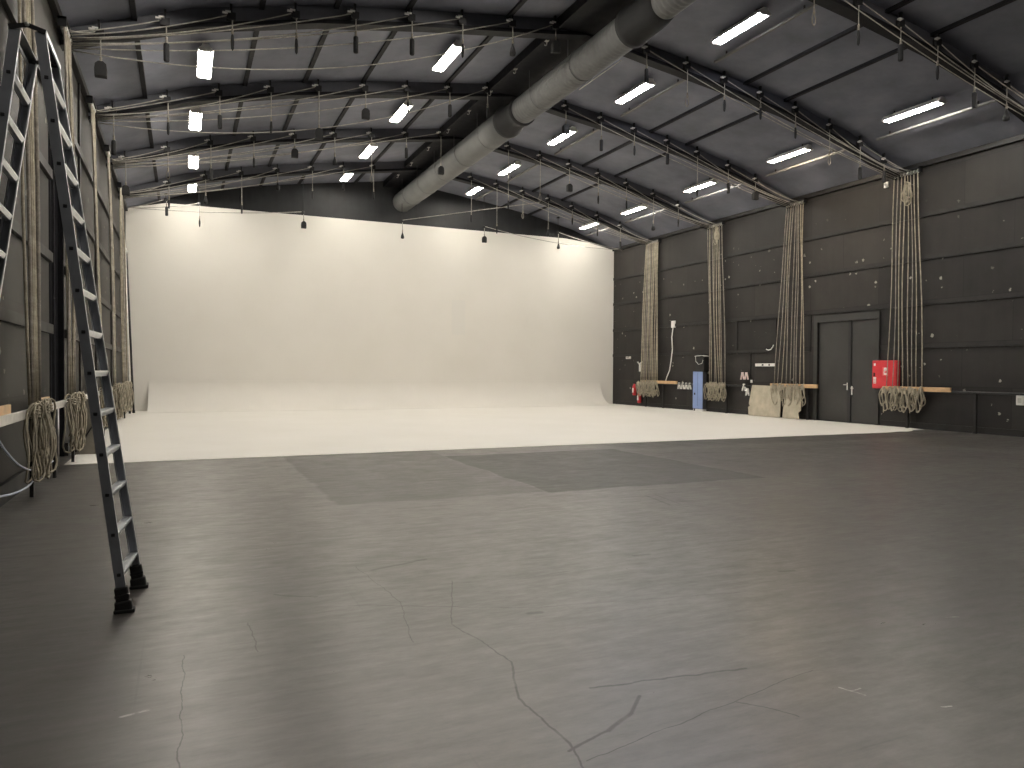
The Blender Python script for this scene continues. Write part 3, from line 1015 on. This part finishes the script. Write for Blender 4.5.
# pale cables drooping from the left rail
for i, (pts, w) in enumerate(((((LX + .03, 7.9, 1.0), (LX + .05, 8.4, .72), (LX + .05, 9.2, .46), (LX + .05, 10.2, .30), (LX + .03, 11.4, .27)), 'upper'),
                              (((LX + .03, 7.3, .42), (LX + .06, 7.9, .34), (LX + .06, 8.8, .24), (LX + .05, 9.6, .20), (LX + .03, 10.05, .22)), 'lower'))):
    P = [Vector(p) for p in pts]
    out = []
    for a in range(len(P) - 1):
        p0, p1, p2, p3 = P[max(a - 1, 0)], P[a], P[a + 1], P[min(a + 2, len(P) - 1)]
        for q in range(8):
            u = q / 8
            out.append(0.5 * (2 * p1 + (p2 - p0) * u + (2 * p0 - 5 * p1 + 4 * p2 - p3) * u * u + (3 * p1 - p0 - 3 * p2 + p3) * u ** 3))
    out.append(P[-1])
    CABLE = MATS.get('pale blue cable') or simple('pale blue cable', (0.55, 0.60, 0.72), 0.4)
    o = MB().tube(out, 0.011, 6).build('cable', CABLE, None, pts[0])
    tag(o, 'pale blue cable drooping under the left rail, the %s of two' % w, 'cable', 'cables under the left rail')

# plywood flat with a diagonal brace leaning at the left wall
pb = thing('plywood_flat', 'grey plywood flat with a diagonal brace leaning under left rail', 'board', (XL + 0.3, 14.6, 0))
MB().prism([(-1.72, 0.008), (-1.36, 0.008), (-1.34, 0.10), (-1.36, 0.98), (-1.42, 1.0), (-1.72, 0.9)], 'y', 14.72, 14.75).build('panel', BOARD, pb)
MB().bar((-1.70, 14.705, 0.06), (-1.38, 14.705, 0.60), 0.025, 0.07, (0, 1, 0)).build('brace', BATTEN, pb)

# poles leaning in the far left corner
for i, (b0, t0, r, m, w) in enumerate((((-1.52, 27.9, 0.0), (-1.76, 28.6, 5.5), 0.035, BLACKMETAL, 'dark'), ((-1.62, 27.6, 0.0), (-1.78, 28.3, 5.55), 0.03, STEEL, 'pale'))):
    o = MB().tube([b0, Vector(b0).lerp(Vector(t0), 0.5), t0], [r, r, r * 0.8], 8).build('pole', m, None, b0)
    MB().tube([Vector(t0) - Vector((0, 0, 0.06)), Vector(t0) + Vector((-0.002, 0.005, 0.06))], r * 1.5, 8).build('clamp', STEEL, o)
    MB().tube([Vector(b0), Vector(b0) + Vector((-0.004, 0.012, 0.10))], r * 1.25, 8).build('foot', RUBBER, o)
    tag(o, 'long %s pole leaning in the corner left of the white backdrop' % w, 'pole', 'poles in the corner')

# ------------------------------------------------------------------ step ladder
la = thing('step_ladder', 'tall aluminium A-frame step ladder standing open by the left wall', 'ladder', (-0.765, 5.37, 0))
LY0, LY1, LH, HX = 5.09, 5.64, 3.46, -0.82


RUNGEND = simple('dark rung end', (0.05, 0.05, 0.055), 0.35, 0.6)


def rail_pt(s, z):
    """Centre of a stringer at height z: s=+1 the front pair, -1 the rear pair."""
    return HX + s * (0.062 + 0.425 * (LH - z) / LH)


for s, nm in ((1, 'front'), (-1, 'rear')):
    p0, p1 = Vector((rail_pt(s, 0.06), 0, 0.06)), Vector((rail_pt(s, LH), 0, LH))
    ax = (p1 - p0).normalized()
    nrm = Vector((ax.z, 0, -ax.x)) * 1.0
    for y, e in ((LY0, 1), (LY1, -1)):
        p0 = Vector((rail_pt(s, 0.06) + (0.055 * s if e < 0 else 0), 0, 0.06))    # the far legs splay a little
        ax = (p1 - p0).normalized()
        nrm = Vector((ax.z, 0, -ax.x))
        wbm = MB()
        yy = y
        wbm.bar(p0 + Vector((0, yy, 0)), p1 + Vector((0, yy, 0)), 0.054, 0.005, (0, 1, 0))
        sto = wbm.build('stringer', ALUDK, la)
        fm = MB()
        for q in (-1, 1):
            off = nrm * (0.0245 * q)
            fm.bar(p0 + off + Vector((0, yy + e * 0.013, 0)), p1 + off + Vector((0, yy + e * 0.013, 0)), 0.007, 0.030, (0, 1, 0))
        fm.build('edge_strip', ALU, sto)
        # rubber boot
        ft = MB()
        f0 = Vector((rail_pt(s, 0.0) + (0.055 * s if e < 0 else 0), yy + e * 0.01, 0.0))
        ang = math.atan2(nrm.x * 0 + ax.x, ax.z)
        Mx = Matrix.Translation(f0) @ Matrix.Rotation(ang, 4, 'Y')
        ft.box((-0.048, -0.030, 0.0), (0.048, 0.030, 0.075), Mx, 0.012)
        ft.box((-0.038, -0.024, 0.07), (0.038, 0.024, 0.16), Mx, 0.010)
        ft.box((-0.058, -0.036, 0.0), (0.058, 0.036, 0.022), Matrix.Translation(f0), 0.006)
        fo = ft.build('foot', RUBBER, la)
        MB().box((-0.041, -0.027, 0.095), (0.041, 0.027, 0.115), Mx, 0.004).build('strap', BLACKMETAL, fo)
    for i in range(13):
        z = 0.235 + 0.2475 * i
        c = Vector((rail_pt(s, z), 0, z))
        Mx = Matrix.Translation(c)
        rg = MB()
        rg.prism([(c.x - 0.028, z + 0.012), (c.x + 0.028, z + 0.012), (c.x + 0.028, z + 0.004), (c.x + 0.016, z - 0.022), (c.x - 0.016, z - 0.022), (c.x - 0.028, z + 0.004)], 'y', LY0 + 0.004, LY1 - 0.004)
        for g in range(5):
            xx = c.x - 0.022 + 0.011 * g
            rg.box((xx - 0.0025, LY0 + 0.01, z + 0.012), (xx + 0.0025, LY1 - 0.01, z + 0.015))
        skew = 0.055 * s * (LH - z) / LH
        rg.v = [(vx + (skew if vy > (LY0 + LY1) / 2 else 0), vy, vz) for vx, vy, vz in rg.v]
        ro = rg.build('rung', ALU, la)
        for y, e in ((LY0, -1), (LY1, 1)):
            MB().box((-0.011, y + e * 0.002, -0.010), (0.011, y + e * 0.008, 0.010), Matrix.Translation(c) @ Matrix.Translation((skew if e > 0 else 0, 0, 0)), 0.003).build('rung_end', RUNGEND, ro)
for y, e in ((LY0, -1), (LY1, 1)):
    hg = MB()
    for q in (-1, 1):
        hg.bar((HX + q * 0.092, y + e * 0.008, LH + 0.004), (HX - q * 0.006, y + e * 0.008, LH + 0.030), 0.006, 0.026, (0, 0, 1))
    ho = hg.build('hinge_plate', BLACKMETAL, la)
    MB().cyl((HX, y + e * 0.004, LH + 0.030), (HX, y + e * 0.022, LH + 0.030), 0.012, 12).build('hinge_bolt', STEEL, ho)
for q in (-1, 1):
    MB().bar((HX + q * 0.090, LY0, LH + 0.004), (HX + q * 0.090, LY1, LH + 0.004), 0.010, 0.03).build('top_bar', ALU, la)
    MB().prism([(HX + q * 0.088, LH + 0.012), (HX + q * 0.040, LH + 0.026), (HX + q * 0.040, LH + 0.034), (HX + q * 0.092, LH + 0.020)], 'y', LY0, LY1).build('top_tread', BLACKMETAL, la)

# ------------------------------------------------------------------ things on the right wall
XS = XR - 0.0
hc = thing('fire_hose_cabinet', 'red fire hose cabinet on the right wall beside the double door', 'cabinet', (XR - 0.1, 14.78, 1.07))
CF = XR - 0.15
MB().box((CF + 0.02, 14.27, 1.06), (XR, 15.06, 1.85), None, 0.01).build('body', RED, hc)
dr = MB().box((CF, 14.28, 1.07), (CF + 0.02, 15.05, 1.84), None, 0.006).build('door', RED, hc)


def sticker(name, y0, y1, z0, z1, mat, parent, d=0.003):
    return MB().box((CF - d, y0, z0), (CF, y1, z1)).build(name, mat, parent)


sticker('round_sticker', 14.94, 15.00, 1.70, 1.77, WHITE, dr)
hs = sticker('hose_sign', 14.53, 14.71, 1.42, 1.66, simple('pale red sticker', (0.72, 0.16, 0.16), 0.4), dr)
# the pictogram: a white hose reel over a flame block
MB().lathe([(0.05, -0.002), (0.05, 0.0)], 16, (CF - 0.004, 14.62, 1.60), 'x').build('reel_mark', WHITE, hs)
MB().box((CF - 0.006, 14.57, 1.45), (CF - 0.003, 14.67, 1.49)).box((CF - 0.006, 14.65, 1.45), (CF - 0.003, 14.67, 1.56)).build('hose_mark', WHITE, hs)
st = sticker('instruction_sticker', 14.92, 15.01, 1.20, 1.38, WHITE, dr)
MB().box((CF - 0.006, 14.93, 1.30), (CF - 0.003, 15.00, 1.31)).box((CF - 0.006, 14.93, 1.26), (CF - 0.003, 15.00, 1.27)).box((CF - 0.006, 14.93, 1.22), (CF - 0.003, 15.00, 1.235)).build('print_lines', RED, st)
MB().box((CF - 0.02, 14.96, 1.40), (CF, 15.00, 1.50), None, 0.006).build('latch', RUBBER, dr)

bl = thing('blue_locker', 'narrow blue steel locker standing against the right wall', 'locker', (XR - 0.2, 22.780, 0))
BF = XR - 0.20
MB().box((BF, 22.490, 0.08), (XR - 0.03, 23.090, 1.53), None, 0.008).build('body', simple('dark grey locker side', (0.06, 0.062, 0.068), 0.5), bl)
MB().box((BF + 0.01, 22.500, 0.0), (XR - 0.03, 23.080, 0.08)).build('plinth', WHITE, bl)
dl = MB().box((BF - 0.02, 22.505, 0.10), (BF, 23.075, 1.51), None, 0.005).build('door', BLUE, bl)
MB().box((BF - 0.035, 22.920, 0.62), (BF - 0.02, 22.980, 0.70), None, 0.004).build('handle', RUBBER, dl)
MB().box((BF - 0.024, 22.775, 0.2), (BF - 0.02, 22.805, 1.45)).build('groove', simple('dark blue groove', (0.12, 0.18, 0.36), 0.5), dl)
bx = thing('speaker_box', 'black box with loose white paper on top of blue locker', 'box', (XR - 0.17, 22.680, 1.53))
MB().box((XR - 0.29, 22.350, 1.53), (XR - 0.05, 22.830, 2.06), None, 0.02).build('case', RUBBER, bx)
pp = MB()
vs, fs = [], []
for i in range(9):
    u = i / 8
    y = 22.310 + 0.58 * u
    z = 2.085 + 0.03 * math.sin(u * 3.0)
    for x in (XR - 0.30, XR - 0.08):
        vs += [(x, y, z), (x, y, z + 0.012)]
for i in range(8):
    a, b = i * 4, i * 4 + 4
    fs += [(a, b, b + 2, a + 2), (a + 1, a + 3, b + 3, b + 1), (a, a + 1, b + 1, b), (a + 2, b + 2, b + 3, a + 3)]
pp.add(vs, fs)
pp.build('paper', WHITE, bx)
MB().tube([(XR - 0.31, 22.810, 2.08), (XR - 0.33, 22.770, 1.9), (XR - 0.31, 22.630, 1.78), (XR - 0.31, 22.430, 1.82), (XR - 0.31, 22.370, 1.95)], 0.010, 5).build('strap', STEEL, bx)

for i, (y, z, w) in enumerate(((27.26, .46, 'higher'), (26.87, .14, 'lower'))):
    x = XR - 0.11
    t = thing('fire_extinguisher', 'red fire extinguisher on the right wall by the backdrop, the %s of two' % w, 'extinguisher', (x, y, z), 'fire extinguishers by the backdrop')
    MB().lathe([(0.06, z), (0.085, z + 0.02), (0.085, z + 0.38), (0.07, z + 0.44), (0.03, z + 0.48), (0.03, z + 0.50)], 16, (x, y, 0)).build('cylinder', RED, t)
    MB().box((x - 0.09, y - 0.045, z + 0.12), (x - 0.078, y + 0.045, z + 0.32)).build('label', WHITE, t)
    MB().box((x - 0.07, y - 0.015, z + 0.50), (x + 0.05, y + 0.015, z + 0.53)).box((x - 0.09, y - 0.012, z + 0.55), (x + 0.04, y + 0.012, z + 0.57)).cyl((x, y, z + 0.49), (x, y, z + 0.56), 0.02, 8).build('valve', BLACKMETAL, t)
    MB().tube([(x + 0.02, y + 0.03, z + 0.51), (x - 0.02, y + 0.12, z + 0.45), (x - 0.02, y + 0.11, z + 0.2)], 0.012, 6).build('hose', RUBBER, t)
    MB().box((x + 0.07, y - 0.03, z + 0.1), (XR, y + 0.03, z + 0.42)).build('bracket', BLACKMETAL, t)

# small white sign near the backdrop
sg = MB().box((XR - 0.015, 27.72, 2.06), (XR, 28.12, 2.28), None, 0.003).build('wall_sign', WHITE, None, (XR, 27.92, 2.06))
tag(sg, 'small white sign with a dark mark on wall beside the backdrop', 'sign')
MB().box((XR - 0.019, 27.90, 2.10), (XR - 0.015, 27.93, 2.24)).box((XR - 0.019, 27.96, 2.12), (XR - 0.015, 28.06, 2.14)).build('mark', BLACKMETAL, sg)
# white bracket above the extinguishers
o = MB().bar((XR - 0.06, 26.90, 1.78), (XR - 0.06, 27.10, 1.92), 0.03, 0.06, (1, 0, 0)).bar((XR - 0.06, 26.96, 1.80), (XR - 0.06, 26.78, 1.92), 0.03, 0.05, (1, 0, 0)).box((XR - 0.08, 26.88, 1.50), (XR, 26.98, 1.80), None, 0.01).build('wall_bracket', WHITE, None, (XR, 27, 1.5))
tag(o, 'white forked bracket on the wall above two red extinguishers', 'bracket')
# wall socket with its hanging cord
sk = MB().box((XR - 0.06, 24.48, 3.28), (XR, 24.72, 3.56), None, 0.012).build('socket_box', WHITE, None, (XR, 24.73, 3.32))
tag(sk, 'white socket box high on right wall with a hanging cord', 'socket')
MB().tube([(XR - 0.05, 24.60, 3.29), (XR - 0.06, 24.66, 2.9), (XR - 0.07, 24.60, 2.4), (XR - 0.08, 24.68, 1.9), (XR - 0.10, 24.74, 1.55), (XR - 0.12, 24.88, 1.3), (XR - 0.13, 24.95, 1.13)], 0.022, 6).build('cord', WHITE, sk)
# spring clamps
for i, (y, z, m, w) in enumerate(((24.00, .94, WHITE, 'first from the pine plank beside the blue locker'), (23.77, .94, WHITE, 'second from the pine plank beside the blue locker'), (23.55, .94, WHITE, 'third from the pine plank beside the blue locker'), (23.33, .94, WHITE, 'nearest the blue locker'),
                                  (20.38, 1.36, PINK, 'upper left of the pair above the canvas flats'), (20.18, 1.36, PINK, 'upper right of the pair above the canvas flats'), (20.30, .96, WHITE, 'hanging left of the canvas flats'), (20.12, .80, WHITE, 'hanging at the left edge of the canvas flats'))):
    x = XR - 0.17
    t = thing('spring_clamp', '%s spring clamp on the right wall, %s' % ('pinkish' if m is PINK else 'white', w), 'clamp', (x, y, z - 0.14), 'spring clamps on the right wall')
    for sg2 in (-1, 1):
        MB().bar((x, y + sg2 * 0.015, z + 0.13), (x, y + sg2 * 0.075, z - 0.12), 0.035, 0.045, (1, 0, 0)).build('jaw', m, t)
    MB().cyl((x - 0.03, y, z + 0.05), (x + 0.03, y, z + 0.05), 0.028, 10).build('pivot', STEEL, t)
    MB().cyl((x, y, z + 0.12), (XR, y, z + 0.12), 0.008, 6).build('peg', BLACKMETAL, t)
o = MB().box((XR - 0.02, 20.06, 1.13), (XR, 20.24, 1.23), None, 0.003).build('paper_note', WHITE, None, (XR, 20.1, 1.08))
tag(o, 'small white note stuck on the wall left of canvas flats', 'note')
o = MB().box((XR - 0.04, 18.98, 1.70), (XR, 19.90, 1.80), None, 0.004).build('cable_strip', WHITE, None, (XR, 19.4, 1.7))
MB().box((XR - 0.044, 19.2, 1.72), (XR - 0.04, 19.26, 1.78)).box((XR - 0.044, 19.5, 1.72), (XR - 0.04, 19.58, 1.78)).build('slot', RUBBER, o)
tag(o, 'white horizontal strip fixed on the wall above the canvas flats', 'strip')
o = MB().tube([(XR - 0.05, 19.36, 2.28), (XR - 0.06, 19.26, 2.25), (XR - 0.06, 19.14, 2.27), (XR - 0.05, 19.06, 2.36), (XR - 0.03, 19.05, 2.42)], 0.02, 6).build('wall_hook', WHITE, None, (XR, 19.2, 2.25))
tag(o, 'curved white hook on the wall above the white strip', 'hook')
o = MB().box((XR - 0.06, 14.70, 6.72), (XR, 14.84, 6.88), None, 0.01).build('sensor_box', WHITE, None, (XR, 14.77, 6.72))
MB().lathe([(0.03, -0.075), (0.035, -0.06)], 12, (XR, 14.77, 6.80), 'x').build('lens', STEEL, o)
tag(o, 'small white sensor box high on right wall beside a rope bundle', 'sensor')
o = MB().box((XR - 0.05, 10.95, 0.75), (XR, 11.12, 0.98), None, 0.008).build('outlet', WHITE, None, (XR, 11.0, 0.75))
MB().box((XR - 0.056, 10.99, 0.80), (XR - 0.05, 11.08, 0.92)).build('cover', STEEL, o)
tag(o, 'white outlet on the right wall at the picture edge', 'outlet')

# canvas flats leaning below the rail
for i, (poly, w) in enumerate((([(19.80, 0.02), (19.86, 0.30), (19.78, 0.34), (19.84, 0.42), (19.76, 1.06), (18.40, 1.04), (18.36, 0.02)], 'wide beige canvas flat leaning under the rail, left of the narrow one'),
                               ([(18.24, 0.02), (18.22, 1.0), (17.56, 0.98), (17.50, 0.30), (17.60, 0.22), (17.54, 0.02)], 'narrow beige canvas flat leaning under the rail, right of the wide one'))):
    mb = MB()
    n = len(poly)
    for yy, zz in poly:
        mb.v.append((XR - 0.40 + 0.10 * zz, yy, zz))
    for yy, zz in poly:
        mb.v.append((XR - 0.37 + 0.10 * zz, yy, zz))
    mb.f += [tuple(range(n)), tuple(range(2 * n - 1, n - 1, -1))] + [(i2, n + i2, n + (i2 + 1) % n, (i2 + 1) % n) for i2 in range(n)]
    mb.sm += [False] * (n + 2)
    y0 = min(p[0] for p in poly)
    o = mb.build('canvas_flat', CANVAS, None, (XR - 0.4, y0, 0))
    tag(o, w, 'flat', 'canvas flats under the rail')
    ys = sorted(p[0] for p in poly)
    MB().bar((XR - 0.295, ys[1] + 0.1, 0.5), (XR - 0.295, ys[-2] - 0.1, 0.5), 0.02, 0.06).build('batten', WOOD, o)

# tan bag of spare rope hung among the ropes near the head blocks
for y, z, w in ((13.95, 6.35, 'by the red cabinet'), (21.75, 6.5, 'beside the blue locker')):
    x = XR - 0.24
    o = bpy.data.objects.new('spare_rope', coil_mesh(41 + int(y), 6, 0.6, 0.09))
    o.location = (x, y, z + 0.25)
    COL.objects.link(o)
    tag(o, 'spare tan rope coil hung high in the rope bundle %s' % w, 'rope', 'spare rope coils')
    MB().cyl((x, y, z + 0.27), (XR, y, z + 0.27), 0.012, 6).build('peg', BLACKMETAL, o)

# ------------------------------------------------------------------ world and view
w = bpy.data.worlds.new('world')
sc.world = w
w.use_nodes = True
w.node_tree.nodes['Background'].inputs[0].default_value = (0.0, 0.0, 0.0, 1)
sc.view_settings.view_transform = 'Standard'
sc.view_settings.look = 'None'
sc.view_settings.exposure = 1.18
sc.view_settings.gamma = 1.0
sc.view_settings.use_curve_mapping = False
sc.cycles.use_denoising = True
sc.cycles.max_bounces = 8
sc.cycles.diffuse_bounces = 5
sc.cycles.sample_clamp_indirect = 8
